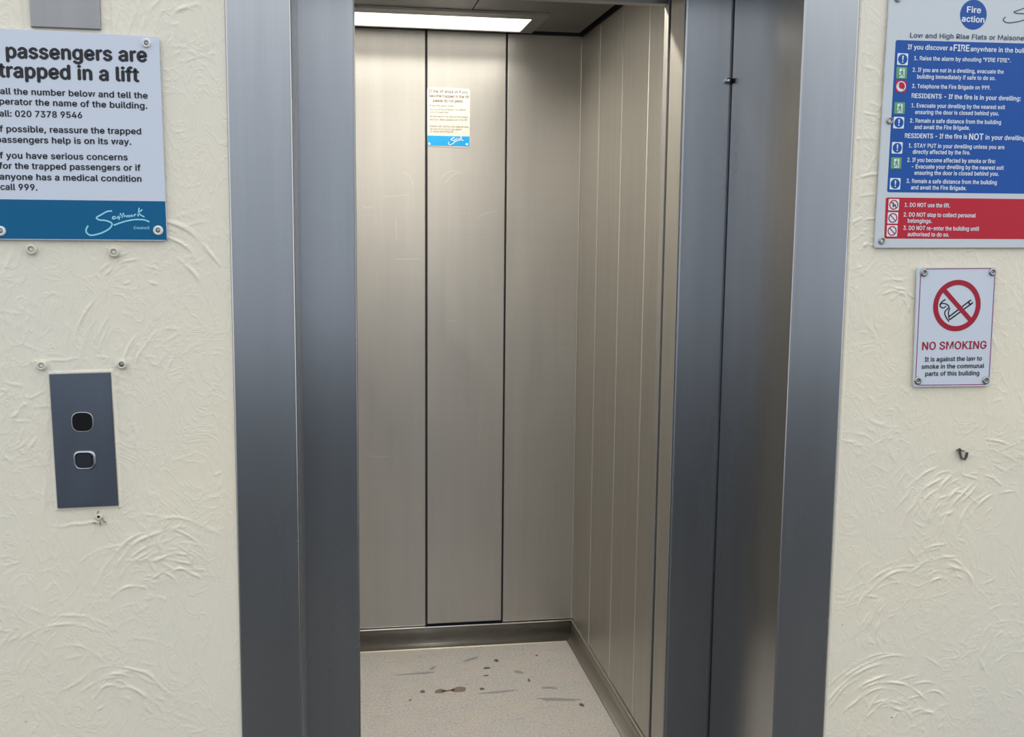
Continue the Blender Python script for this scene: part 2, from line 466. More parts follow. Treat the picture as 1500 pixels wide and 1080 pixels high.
def extraL(X, Z, Hh):
    e = np.clip((X-(-.168-.022))/.022, 0, 1); Hh -= .008*e**1.5          # wall dips in to the steel frame
    # filler bead left round the call plate and where an older box was taken off
    P = [on(*p, 0) for p in ((56, 528), (192, 526), (204, 764), (66, 772))]
    for i in range(4):
        a, b = P[i], P[(i+1) % 4]; L = (b-a).length; u = (b-a)/L
        t = (X-a.x)*u.x+(Z-a.z)*u.z; d = (X-a.x)*(-u.z)+(Z-a.z)*u.x
        d = d+.0015*np.sin(t*70+i)+.001*np.sin(t*190)
        Hh[:] = np.maximum(Hh, .0014*np.exp(-(d/.0020)**2)*((t > 0) & (t < L))*(.55+.45*np.sin(t*45+i*2)))
    P = [on(*p, 0) for p in ((70, 547), (163, 544), (175, 743), (83, 747))]
    for i in range(4):
        a, b = P[i], P[(i+1) % 4]; L = (b-a).length; u = (b-a)/L
        t = (X-a.x)*u.x+(Z-a.z)*u.z; d = (X-a.x)*(-u.z)+(Z-a.z)*u.x
        Hh[:] = np.maximum(Hh, (.0036 if i == 1 else .0018)*np.exp(-(d/.0020)**2)*((t > -.002) & (t < L+.002)))
    P = [(on(28, 0, 0), on(33, 46, 0)), (on(163, 0, 0), on(165, 50, 0))]
    for a, b in P:
        d = X-a.x-(b.x-a.x)*(a.z-Z)/(a.z-b.z); Hh[:] = np.maximum(Hh, .0022*np.exp(-(d/.002)**2)*(Z > b.z-.01))
wl = struct(plaster_wall('wall_left', xsL, zsA, fansL, extraL), 'cream painted trowelled plaster wall left of the lift', 'wall')
xsR = np.concatenate([[.930], np.arange(.9315, 1.44, .0019), np.linspace(1.445, 4.0, 50)])
fansR = rand_fans(.94, 1.44, .44, 2.05, 270, .0009) + [
    F(1430, 760, .06, .14, 60, 170, 14, .0020), F(1400, 780, .03, .16, 70, 200, 14, .0018), F(1480, 790, .02, .16, 60, 160, 14, .0022),
    F(1380, 880, .03, .10, 50, 130, 12, .0018), F(1330, 920, .04, .12, 90, 190, 12, .0018), F(1300, 1080, .04, .16, 50, 170, 16, .0022),
    F(1350, 1080, .02, .12, 70, 180, 12, .0018), F(1280, 380, .02, .14, 40, 150, 12, .0022), F(1310, 460, .02, .10, -20, 100, 12, .0018),
    F(1250, 240, .02, .10, -30, 80, 12, .0016), F(1440, 380, .01, .06, 60, 150, 8, .0016), F(1250, 130, .02, .09, -30, 80, 8, .0012),
    F(1480, 960, .03, .10, 90, 200, 8, .0014), F(1290, 620, .03, .09, 30, 120, 7, .0012)]
def extraR(X, Z, Hh):
    Hh[:] = np.maximum(Hh, .0030*np.exp(-((X-.9335)/.0022)**2))        # paint bead along the frame
    for px, w, am in ((1268, .0025, .0012),):
        a, b = on(1277, 0, 0), on(1255, 300, 0)
        d = X-(a.x+b.x)/2; Hh[:] = np.maximum(Hh, am*np.exp(-(d/w)**2)*(Z > b.z))
wr = struct(plaster_wall('wall_right', xsR, zsA, fansR, extraR), 'cream painted trowelled plaster wall right of the lift', 'wall')

struct(mk('wall_top', box(X1, X6, .006, .20, 2.16, 2.9), PLAIN))
struct(mk('floor', box(-4.0, 4.0, -3.7, .44, -.20, ZF), CONCRETE))
struct(mk('wall_rear', box(-4.0, 4.0, -3.82, -3.7, -.20, .76), BRICK))          # parapet of the open landing behind the camera
struct(mk('trim_1', box(-4.0, 4.0, -3.84, -3.68, .76, .80, .004), CONCRETE))    # its coping
struct(mk('ground', box(-40, 40, -40, -3.9, -6.2, -6.0), CONCRETE))
struct(mk('added_pillar', box(1.70, 2.08, -3.68, -3.36, ZF, 2.9), PILLAR))                 # unseen pillar, added to darken the reflection in the door face
fac = bmesh.new()                                                                # unseen block, added to dim the low sky mirrored in the steel
box(-26, 15, -19, -15, -6.2, 5.2, bm=fac)
struct(mk('added_block', fac, FACADE))
# dark shaft round the car
sh = bmesh.new()
box(-.60, -.5, .21, 2.5, -.6, 2.75, bm=sh); box(1.85, 1.95, .21, 2.5, -.6, 2.75, bm=sh)
box(-.60, 1.95, 2.5, 2.6, -.6, 2.75, bm=sh); box(-.6, 1.95, .21, 2.6, 2.75, 2.85, bm=sh); box(-.5, 1.85, .46, 2.5, -.6, -.5, bm=sh)
struct(mk('wall_shaft', sh, SHAFT))
# ================================================================== LIFT ENTRANCE
fr = thing('lift_door_frame', 'satin stainless steel frame around the lift entrance', 'door frame', (.385, 0, ZF))
mk('jamb', box(X1, X2, 0, Y1-.003, ZF, 2.16, .0045, 4, vert_edges), STEEL_DOOR, fr)
mk('jamb', box(X5, X6, 0, Y1-.006, ZF, 2.16, .0045, 4, vert_edges), STEEL_DOOR, fr)
mk('frame_head', box(X2, X5, 0, Y1-.006, 2.05, 2.16, .002, 2), STEEL_DOOR, fr)
mk('strike_post', box(X2-.03, X3, Y1, Y2, ZF, 2.05, .005, 4, vert_edges), STEEL_DOOR, fr)
mk('frame_head', box(X3, 1.6, Y1+.04, Y2+.01, 2.055, 2.3, .002, 2), STEEL_DOOR, fr)
mk('door_sill', box(X3-.05, X5+.4, Y1-.02, Y2+.02, ZF-.04, ZF, .001, 1), STEEL_GREY, fr)

ld = thing('landing_door', 'steel sliding landing door parked open at the right jamb', 'door', (X4+.1, Y1+.04, ZF))
mk('door_leaf', box(X4, 1.50, Y1, Y2, ZF+.004, 2.05, .005, 4, vert_edges), STEEL_DOOR, ld)
mk('door_return', box(X4-.0015, X4+.002, Y1+.006, Y2-.004, ZF+.006, 2.049, .0006, 1), STEEL_SIDE, ld)  # added facing in beige steel, imitating lamplight on the leaf's edge
k = on(1068, 119, Y1)
b = lathe_y(k.x-.004, k.z, [(0, Y1-.014), (.0045, Y1-.0135), (.0055, Y1-.011), (.0055, Y1-.001)])
kn = mk('door_stud', b, CHROME, ld, True)
b = lathe_y(k.x+.0015, k.z, [(0, Y1-.0165), (.004, Y1-.0165), (.0045, Y1-.012), (.0045, Y1-.006)])
mk('stud_tip', b, BLACK, kn, True)['label'] = 'black rubber tip'

# ================================================================== LIFT CAR
car = thing('lift_car', 'open lift car lined with brushed steel panels and a grey floor', 'lift', (.385, CY0, ZF))
GAP = .0032
def panel(x0, x1, y0, y1, z0, z1, m):
    return mk('wall_panel', box(x0, x1, y0, y1, z0, z1, .0022, 2), m, car)
jx = [CX0, .045, .335, .6246, CX1]
for i in range(4):
    zb = .012 if i == 2 else .004
    panel(jx[i]+(GAP if i else 0), jx[i+1]-(GAP if i < 3 else 0), CY1-(.0035 if i == 2 else 0), CY1+.014, zb, ZC-.002, STEEL_CAR)
jy = [CY0, .635, .923, 1.211, 1.498, 1.793, CY1]
for sx in (0, 1):
    for i in range(6):
        a, c = jy[i]+(GAP*.6 if i else 0), jy[i+1]-(GAP*.6 if i < 5 else 0)
        if sx: mk('wall_panel', box(CX1, CX1+.014, a, c, .004, ZC-.002, .004, 3), STEEL_SIDE, car)
        else: panel(CX0-.014, CX0, a, c, .004, ZC+.02, STEEL_SIDE)
b = bmesh.new()   # carcass behind the panels and over the ceiling
box(CX0-.04, CX1+.04, CY1+.0145, CY1+.03, ZF-.04, ZC+.1, bm=b); box(CX0-.04, CX0-.0145, CY0-.02, CY1+.014, ZF-.04, ZC+.1, bm=b)
box(CX1+.0145, CX1+.04, CY0-.02, CY1+.014, ZF-.04, ZC+.1, bm=b); box(CX0-.04, CX1+.04, CY0-.03, CY1+.03, ZC+.07, ZC+.1, bm=b)
mk('car_carcass', b, mat('dark_blue_grey_backing', (.045, .05, .065), .5, .4), car)
for yj in jy[2:-1]:   # bright strips added to imitate edge glints at side joints and rear corner
    mk('glint_strip', box(CX1-.0012, CX1+.003, yj-.0022, yj+.0022, .004, ZC-.01, .0006, 1), JOINT, car)
mk('glint_strip', box(CX1-.003, CX1, CY1-.003, CY1, .004, ZC-.01, .0008, 1), JOINT, car)
SCUFF = mat('pale_scuff', (.60, .585, .56), .55, .8)
for P in ([(530, 300), (538, 305), (546, 303)], [(590, 252), (600, 258), (606, 272)], [(580, 322), (581, 352)], [(645, 262), (656, 252), (672, 250)],
          [(652, 268), (664, 256), (678, 253)], [(700, 318), (712, 312), (728, 309)], [(541, 668), (556, 670), (570, 669)], [(560, 288), (600, 286)], [(578, 380), (616, 379)], [(655, 470), (668, 471)]):
    mk('scuff_mark', stroke([[xz(on(x, y, CY1-.004)) for x, y in P]], .0018, (CY1-.0038 if 626 < P[0][0] < 740 else CY1-.0003), CY1+.001), SCUFF, car)
# front columns and header
mk('front_column', box(.732, CX1+.014, CY0-.03, CY0, ZF, ZC+.0199, .002, 3, vert_edges), STEEL_CAR, car)
mk('front_column', box(CX0-.014, .038, CY0-.03, CY0, ZF, ZC+.0199, .002, 3, vert_edges), STEEL_CAR, car)
mk('car_header', box(.038, .732, CY0-.03, CY0, 1.992, ZC+.02, .002, 2), STEEL_CAR, car)
# floor
fl = mk('floor_covering', box(CX0-.014, CX1+.014, CY0-.03, CY1+.014, ZF-.03, ZF), VINYL, car)
def lathe_x(x0, x1, y, z, r, n=12):
    b = bmesh.new(); A = [[b.verts.new((x, y+r*math.cos(2*math.pi*k/n), z+r*.8*math.sin(2*math.pi*k/n))) for k in range(n)] for x in (x0, x1)]
    for k in range(n): b.faces.new((A[0][k], A[0][(k+1) % n], A[1][(k+1) % n], A[1][k]))
    b.faces.new(A[0][::-1]); b.faces.new(A[1]); return b
TOE = mat('pale_toe_highlight', lin((222, 214, 200)), .25)  # pale colour imitating the lamp's highlight along the cove foot
# coved skirting on three sides with a steel capping line
def cove(p0, p1, nrm):
    """profile swept from p0 to p1 along the wall; nrm points into the car"""
    prof = [(0.0, -.002), (.004, -.003), (.005, -.036)] + [(.005+.026*(1-math.cos(t)), -.040-.032*math.sin(t)) for t in [k*math.pi/2/7 for k in range(8)]] + [(.034, ZF+.0008), (0, ZF+.0008)]
    b = bmesh.new(); R = []
    for p in (p0, p1):
        R.append([b.verts.new((p[0]+nrm[0]*u, p[1]+nrm[1]*u, v)) for u, v in prof])
    n = len(prof)
    for i in range(n): b.faces.new((R[0][i], R[0][(i+1) % n], R[1][(i+1) % n], R[1][i]))
    b.faces.new(R[0][::-1]); b.faces.new(R[1]); return b
for p0, p1, nr in (((CX0, CY1), (CX1, CY1), (0, -1)), ((CX1, CY0), (CX1, CY1), (-.75, 0)), ((CX0, CY0), (CX0, CY1), (.75, 0))):
    sk = mk('skirting', cove(p0, p1, nr), COVE if nr[1] else SIDE_COVE, car, True)
    for p in sk.data.polygons:
        if len(p.vertices) > 4: p.use_smooth = False
mk('toe_highlight', lathe_x(CX0+.03, CX1-.028, CY1-.036, ZF+.0005, .0042), TOE, car, True)  # bead added to carry the painted highlight
mk('capping_strip', box(CX0, CX1, CY1-.007, CY1+.004, -.004, .0015, .0012, 2), CAP_STEEL, car)
mk('capping_strip', box(CX1-.006, CX1+.004, CY0, CY1-.007, -.004, .001, .0012, 2), STEEL_SIDE, car)
mk('capping_strip', box(CX0-.004, CX0+.006, CY0, CY1-.007, -.004, .001, .0012, 2), STEEL_SIDE, car)
# ceiling canopy: two boards with a shadow gap round them
mk('ceiling_panel', box(CX0+.022, .45, CY0, CY1-.05, ZC, ZC+.02, .0015, 2), CEIL_STEEL, car)
mk('ceiling_panel', box(.453, CX1-.022, CY0, CY1-.05, ZC, ZC+.02, .0015, 2), CEIL_STEEL, car)

def ceiling_light(yc, label, watts, spread):
    t = thing('ceiling_light', label, 'light', (.315, yc, ZC), 'strip lights in the lift ceiling')
    x0, x1 = -.03, .660; h0, h1 = yc-.118, yc+.118
    b = bmesh.new()                                 # flat frame with an opening
    zt, zb = ZC-.0005, ZC-.008
    box(x0-.045, x1+.045, yc-.19, h0, zb, zt, bm=b); box(x0-.045, x1+.045, h1, yc+.135, zb, zt, bm=b)
    box(x0-.045, x0, h0, h1, zb, zt, bm=b); box(x1, x1+.045, h0, h1, zb, zt, bm=b)
    mk('light_frame', b, LFRAME, t)
    mk('diffuser', box(x0+.001, x1-.001, h0+.001, h1-.001, zb+.002, zt, .0015, 2), DIFF, t)
    area('lamp_glow', ((x0+x1)/2, yc, zb-.001), x1-x0-.01, .05, watts, (1, .94, .82), spread)
    return t
LFRAME = steel('grey_light_frame', (.36, .35, .34), .34, .42, grain=(300, 2, 2), blotch=3, vary=.05)
ceiling_light(1.888, 'white strip light in the lift ceiling by the rear wall', LAMP_REAR, 132)
ceiling_light(.76, 'white strip light in the lift ceiling just inside the entrance', LAMP_FRONT, 165)

# stains on the lift floor
def blot(px, py, rx, ry, m, label, rot=0.0, lump=.18, n=26):
    v = onz(px, py, ZF); b = bmesh.new(); ph = rng.uniform(0, 6, 3)
    P = []
    for k in range(n):
        a = 2*math.pi*k/n; q = 1+lump*(math.sin(2*a+ph[0])*.5+math.sin(3*a+ph[1])*.35+math.sin(5*a+ph[2])*.2)
        x, y = rx*q*math.cos(a), ry*q*math.sin(a)
        P.append((v.x+x*math.cos(rot)-y*math.sin(rot), v.y+x*math.sin(rot)+y*math.cos(rot)))
    top = [b.verts.new((x, y, ZF+.0006)) for x, y in P]; bot = [b.verts.new((v.x+(x-v.x)*1.03, v.y+(y-v.y)*1.03, ZF+.0001)) for x, y in P]
    b.faces.new(top)
    for k in range(n): b.faces.new((top[k], bot[k], bot[(k+1) % n], top[(k+1) % n]))
    o = mk('stain', b, m, fl); o['label'] = label
blot(672, 1010.5, .028, .020, BROWN, 'brown dried spill', .1); blot(645, 1013, .020, .016, BROWN, 'brown dried spill')
blot(657, 1012, .022, .006, BROWN, 'brown dried spill', .1)
for px, py, rx, ry in ((619, 1013.5, .009, .010), (706, 1009.5, .008, .010), (713, 979, .012, .010), (786, 960.5, .005, .006), (852, 1033, .008, .012), (601, 1026, .005, .005), (775, 997, .004, .014), (727, 968, .009, .012), (712, 990, .010, .005)):
    blot(px, py, rx, ry, DKSPOT, 'dark grime spot')
for px, py, rx, ry, ro in ((818, 1025, .080, .0095, -.20), (805, 1008, .026, .008, -.3), (730, 1014, .07, .006, .1), (610, 987, .08, .006, .05), (690, 966, .03, .010, .5), (760, 985, .022, .009, -.6), (634, 979, .02, .006, .9)):
    blot(px, py, rx, ry, SCUFFG, 'grey scuff mark', ro, .3)

# ================================================================== SIGNS AND FITTINGS
def quad(ps, y): return [xz(on(px, py, y)) for px, py in ps]
def screw(parent, px, py, r, y, m=CAPW, core=SCREW_M, name='screw_cap', label=None, hole=.45):
    v = on(px, py, y)
    o = mk(name, lathe_y(v.x, v.z, [(r*hole, y-.0022), (r*.72, y-.0038), (r*.95, y-.002), (r, y+.0005)]), m, parent, True)
    if label: o['label'] = label
    c = mk('screw_head', lathe_y(v.x, v.z, [(0, y-.0012), (r*.2, y-.0016), (r*hole*1.02, y-.0010), (r*hole*1.02, y+.0005)]), core, o, True)
    return o

# --- trapped passengers sign
yS = -.0035
v = on(100, 200, yS)
sg = thing('lift_rescue_sign', 'white sign about trapped lift passengers with a teal band', 'sign', (v.x, yS, v.z))
mk('sign_plate', prism(rounded(quad([(-42, 39), (233, 54), (245, 353), (-34, 351)], yS), .006), yS, .0, .0006), SIGN_W, sg)
mk('teal_band', prism(quad([(-36, 291.5), (242, 295), (244.3, 351.5), (-34, 349.5)], yS), yS-.0003, yS+.0002), TEAL, sg)
L1 = [('If passengers are', (-23, 83.5), (214.5, 90.3), 20.5), ('trapped in a lift', (-1, 112.5), (203, 119.5), 20.5)]
lettering('heading_line', L1, yS-.0005, INK, sg, .028)
L2 = [('Call the number below and tell the', (-9.5, 137.3), (216, 144.3), 9.0), ('operator the name of the building.', (-9.5, 152.4), (215.5, 159.3), 9.0),
      ('Call: 020 7378 9546', (-9.5, 170.2), (120, 173), 9.0), ('If possible, reassure the trapped', (-6, 192.8), (206.5, 196.7), 9.0),
      ('passengers help is on its way.', (-5, 208.6), (192, 211.9), 9.0), ('If you have serious concerns', (-6, 231.8), (186.8, 234.8), 9.0),
      ('for the trapped passengers or if', (-1, 247), (205.8, 250.2), 9.0), ('anyone has a medical condition', (0, 263), (207, 266.3), 9.0), ('call 999.', (1, 278), (54.5, 279), 9.0)]
lettering('body_line', L2, yS-.0005, INK, sg, .026)
def signature(f, y, m, w, parent, dz=0):
    S1 = [(580, 205), (500, 215), (400, 270), (335, 310), (380, 345), (480, 355), (560, 385), (580, 420), (540, 480), (440, 540), (330, 575), (240, 585), (180, 545), (175, 490), (205, 435)]
    U = [(605, 430), (700, 395), (820, 360), (950, 340), (1080, 345), (1165, 375)]
    small = [[(625, 292), (592, 300), (590, 325), (618, 328), (640, 305), (625, 292)], [(648, 295), (650, 316), (668, 312), (682, 285)], [(688, 342), (716, 238)], [(690, 284), (742, 272)],
             [(736, 312), (762, 235)], [(748, 292), (770, 272), (782, 302)], [(800, 272), (814, 300), (832, 274), (850, 300), (868, 268)], [(905, 266), (882, 280), (888, 294), (904, 284), (910, 294)],
             [(926, 292), (936, 262), (962, 262)], [(988, 292), (1005, 155)], [(1055, 182), (1003, 245), (1088, 300)]]
    g = lambda P: [xz(on(*f(p), y)) for p in P]
    b = stroke([g(S1), g(U)], w, y-.0002, y+.0001); stroke([g(p) for p in small], w*.85, y-.0002, y+.0001, bm=b)
    return mk('signature_logo', b, m, parent)
signature(lambda p: (110+p[0]/10.714, 290+p[1]/10.714), yS-.0005, PALE_BLUE, .0024, sg)
lettering('council_line', [('Council', (196, 335.7), (219, 335.7), 4.0)], yS-.0006, PALE_BLUE, sg, .02)
screw(sg, 214.5, 63.3, .0075, yS); screw(sg, 231.7, 337.7, .0082, yS); screw(sg, 1, 338.5, .0082, yS); 

# --- grey box partly behind the sign, above
v0, v1 = on(45, 44, 0), on(149, 44, 0)
gb = tag(mk('cover_plate', box(v0.x, v1.x-.001, -.0018, .006, 1.808, 2.06, .0015, 2), STEEL_GREY, None, origin=(v0.x, 0, 1.808)), 'flat grey metal plate on the wall above the trapped passengers sign', 'plate')

# --- single wall fixings
def fixing(px, py, r, label, m, core, cat='screw'):
    v = on(px, py, 0)
    b = lathe_y(v.x, v.z, [(r*.5, -.003), (r*.75, -.0048), (r, -.002), (r*1.02, .006)])
    o = thing('wall_screw', label, cat, (v.x, 0, v.z))
    mk('screw_cap', b, m, o, True)
    c = mk('screw_head', lathe_y(v.x, v.z, [(0, -.0018), (r*.25, -.0026), (r*.52, -.0016), (r*.52, .004)]), core, o, True)
    return o
fixing(46, 365.5, .0085, 'cream painted screw cap under the teal band, the left one', PAINT_CAP, PAINT_CAP)
fixing(167, 369.5, .0085, 'cream painted screw cap under the teal band, the right one', PAINT_CAP, PAINT_CAP)
fixing(61, 535.7, .0078, 'half painted screw above the call plate, by its top left corner', PAINT_CAP, CAPW)
fixing(178.4, 534, .0078, 'bare dark screw above the call plate, by its top right corner', PAINT_CAP, SCREW_M)
v = on(144.5, 757.5, 0)
hole = thing('screw_hole', 'small chipped screw hole just below the call plate', 'hole', (v.x, 0, v.z))
mk('hole_rim', lathe_y(v.x, v.z, [(.0022, -.0012), (.004, -.0026), (.006, -.0005), (.0062, .005)]), PAINT_CAP, hole, True)
mk('hole_bore', lathe_y(v.x, v.z, [(0, .0005), (.0024, .0003), (.0024, .004)]), BLACK, hole)
g = lambda P: [xz(on(*p, 0)) for p in P]
mk('paint_crack', stroke([g([(140, 760), (144, 759), (151, 760)]), g([(136, 766), (140, 766.5)]), g([(144, 749), (142, 753)]), g([(146, 765), (147, 770)]), g([(151, 763), (155, 766)])], .0010, -.0014, .003), CRACK, hole)

# --- call plate
v = on(122, 650, 0); yC = -.0022
cp = thing('lift_call_plate', 'dark steel lift call plate with button and indicator', 'call button', (v.x, 0, v.z))
mk('plate', prism(quad([(71.8, 548.9), (161, 546.3), (172.7, 741), (84.2, 745)], yC), yC, .004, .0008), STEEL_PLATE, cp)
def rsq(cx, cz, hx, hz, rad): return rounded([(cx-hx, cz+hz), (cx+hx, cz+hz), (cx+hx, cz-hz), (cx-hx, cz-hz)], rad)
def rsq_ring(cx, cz, h0, h1, r0, r1, ya, yb, ym=None):
    A = rsq(cx, cz, h0[0], h0[1], r0); Bq = rsq(cx, cz, h1[0], h1[1], r1); b = bmesh.new(); n = len(A)
    V = [[b.verts.new((A[i][0], yb, A[i][1])), b.verts.new(((A[i][0]*.6+Bq[i][0]*.4), ya, (A[i][1]*.6+Bq[i][1]*.4))), b.verts.new((Bq[i][0], yb, Bq[i][1]))] for i in range(n)]
    for i in range(n):
        P, Q = V[i], V[(i+1) % n]
        for j in range(2): b.faces.new((P[j], P[j+1], Q[j+1], Q[j]))
    return b
c = on(120.7, 618.5, yC)
ind = mk('indicator', prism(rsq(c.x, c.z, .0155, .0152, .0125), yC-.0012, yC+.001, .0005), BLACK, cp); ind['label'] = 'black indicator window'
mk('bezel', rsq_ring(c.x, c.z, (.0152, .0149), (.0178, .0172), .0125, .0145, yC-.0017, yC+.0003), STEEL_GREY, ind, True)
c = on(125, 674, yC)
bt = mk('push_button', prism(rsq(c.x-.001, c.z, .0125, .0120, .008), yC-.0060, yC, .0012), BTN, cp)
mk('bezel', rsq_ring(c.x-.001, c.z, (.0125, .0120), (.0178, .0160), .008, .011, yC-.0075, yC+.0003), BEZEL, bt, True)['label'] = 'bright steel bezel'

# --- no smoking sign
yN = -.003
v = on(1398, 480, yN)
ns = thing('no_smoking_sign', 'white no smoking sign with a red prohibition ring, on the right wall', 'sign', (v.x, yN, v.z))
mk('sign_plate', prism(rounded(quad([(1343.8, 391.5), (1459.5, 391.3), (1450.2, 566), (1337.8, 567.3)], yN), .005), yN, .0, .0005), SIGN_W3, ns)
P = rounded(quad([(1349, 394.2), (1457.8, 393.3), (1448.2, 563.3), (1340.8, 564.5)], yN), .010)
mk('border_line', stroke([P+[P[0]]], .0016, yN-.0003, yN+.0001, smooth=False), mat('magenta_border_print', lin((150, 70, 110)), .35), ns)
c = on(1401.7, 447.8, yN)
mk('prohibition_ring', ring(c.x, c.z, .0385, .0482, yN-.0006, yN+.0001), CRIM, ns)
a0, a1 = on(1310+380/5.4, 380+228/5.4, yN), on(1310+612/5.4, 380+492/5.4, yN)
zz = lambda P: [xz(on(1310+p[0]/5.4, 380+p[1]/5.4, yN)) for p in P]
mk('cigarette', stroke([zz([(437, 478), (428, 458), (605, 322), (622, 342), (437, 478)])], .0027, yN-.0003, yN+.0001, smooth=False), INK, ns)
mk('cigarette_tip', stroke([zz([(585, 338), (602, 362)])], .0027, yN-.0003, yN+.0001, smooth=False), INK, ns)
mk('smoke_wisp', stroke([zz([(432, 492), (405, 450), (400, 415), (425, 388), (432, 372), (405, 352), (372, 350), (362, 370), (385, 385), (410, 372)]), zz([(360, 362), (378, 335), (405, 318)]), zz([(432, 455), (428, 420), (440, 385)])], .0023, yN-.0003, yN+.0001), INK, ns)
mk('prohibition_bar', stroke([[xz(a0), xz(a1)]], .0088, yN-.0005, yN+.0001, smooth=False), CRIM, ns)
lettering('heading_line', [('NO SMOKING', (1351, 512.6), (1444.5, 510.8), 11.3)], yN-.0006, CRIM, ns, .02)
lettering('body_line', [('It is against the law to', (1354.8, 529.8), (1438, 528.2), 6.4), ('smoke in the communal', (1350.2, 540.4), (1441.5, 539), 6.4), ('parts of this building', (1355.5, 550.9), (1434.2, 549.6), 6.4)], yN-.0006, INK, ns, .022)
for px, py in ((1353.3, 399.4), (1453.6, 398.6), (1344.3, 557.8), (1443.8, 557)):
    screw(ns, px, py, .0078, yN, SCREW_M, SCREW_M, 'screw_cap', None, .35)

# --- fire action sign
yF = -.003
v = on(1450, 180, yF)
fs = thing('fire_action_sign', 'large fire action notice with blue and red panels, top right', 'sign', (v.x, yF, v.z))
z4 = lambda p: (1270+p[0]/5.683, p[1]/5.683)
z5 = lambda p: (1270+p[0]/5.4, 180+p[1]/5.4)
mk('sign_plate', prism(rounded(quad([(1305.2, -46), (1640, -40), (1622, 363), (1281, 363.3)], yF), .004), yF, .0, .0006), SIGN_W2, fs)
mk('blue_panel', prism(rounded(quad([(1312.2, 58.6), (1622, 67), (1612, 285), (1299.4, 281.6)], yF), .004), yF-.0003, yF+.0002), BLUE, fs)
mk('red_panel', prism(rounded(quad([(1297.6, 289.3), (1612, 293), (1609, 351), (1295.2, 349.5)], yF), .004), yF-.0003, yF+.0002), RED, fs)
c = on(1425.8, 21.6, yF)
fc = mk('blue_disc', prism(disc(c.x, c.z, .0262, 40), yF-.0003, yF+.0002), BLUE, fs)
lettering('disc_line', [('Fire', (1416.5, 18), (1436.5, 19.2), 8.6), ('action', (1409, 31.4), (1441.5, 33.2), 8.6)], yF-.0006, WHITE_INK, fs, .03)
signature(lambda p: (1270+1135/5.683+(p[0]-170)/10.714*1.02, (p[1]-200)/10.714*.62+11), yF-.0004, INK_NAVY, .0018, fs)
lettering('subtitle_line', [('Low and High Rise Flats or Maisonettes', (1333.3, 55), (1517, 59.7), 7.0)], yF-.0006, INK_NAVY, fs, .02)
LF = [('If you discover a', (1329.8, 72), (1394.6, 73.8), 6.8), ('FIRE', (1397, 74.6), (1419.6, 75.2), 9.3), ('anywhere in the building', (1421.7, 75), (1517, 78), 6.8),
      ('RESIDENTS - If the fire is in your dwelling:', (1335.5, 143.4), (1495, 147.6), 6.6),
      ('RESIDENTS - If the fire is', (1325.5, 202), (1416.3, 203.4), 6.6), ('NOT', (1419.6, 204.6), (1440, 205), 9.0), ('in your dwelling:', (1443.7, 204.4), (1504, 205.7), 6.6)]
lettering('heading_line', LF, yF-.0006, WHITE_INK, fs, .026)
LB = [('1. Raise the alarm by shouting "FIRE FIRE".', (1339, 88), (1480.3, 91.4), 5.9), ('2. If you are not in a dwelling, evacuate the', (1336.9, 105), (1470, 108), 5.9),
      ('building immediately if safe to do so.', (1343.6, 115), (1458, 117.4), 5.9), ('3. Telephone the Fire Brigade on 999.', (1336, 129), (1451, 131.4), 5.9),
      ('1. Evacuate your dwelling by the nearest exit', (1335, 157.2), (1472, 160), 5.9), ('ensuring the door is closed behind you.', (1340.4, 167), (1463, 169.2), 5.9),
      ('2. Remain a safe distance from the building', (1333, 179.4), (1466, 182), 5.9), ('and await the Fire Brigade.', (1339.5, 189), (1420.5, 190.2), 5.9),
      ('1. STAY PUT in your dwelling unless you are', (1331, 216), (1471, 218.6), 5.9), ('directly affected by the fire.', (1337, 225.2), (1421, 226.5), 5.9),
      ('2. If you become affected by smoke or fire:', (1329, 237), (1458, 239.2), 5.9), ('- Evacuate your dwelling by the nearest exit', (1335.7, 246.8), (1470, 248.8), 5.9),
      ('ensuring the door is closed behind you.', (1339.4, 256), (1462.6, 257.6), 5.9), ('3. Remain a safe distance from the building', (1327.8, 268), (1459.8, 270.2), 5.9),
      ('and await the Fire Brigade.', (1334.4, 277.4), (1415.4, 278.6), 5.9),
      ('1. DO NOT use the lift.', (1325.2, 303), (1391.3, 304), 5.9), ('2. DO NOT stop to collect personal', (1323.7, 317.2), (1429, 318.6), 5.9), ('belongings.', (1329.6, 326.2), (1364.8, 326.8), 5.9),
      ('3. DO NOT re-enter the building until', (1323.3, 336.8), (1434, 338.2), 5.9), ('authorised to do so.', (1329.6, 346), (1390, 346.8), 5.9)]
lettering('body_line', LB, yF-.0006, WHITE_INK, fs, .024)
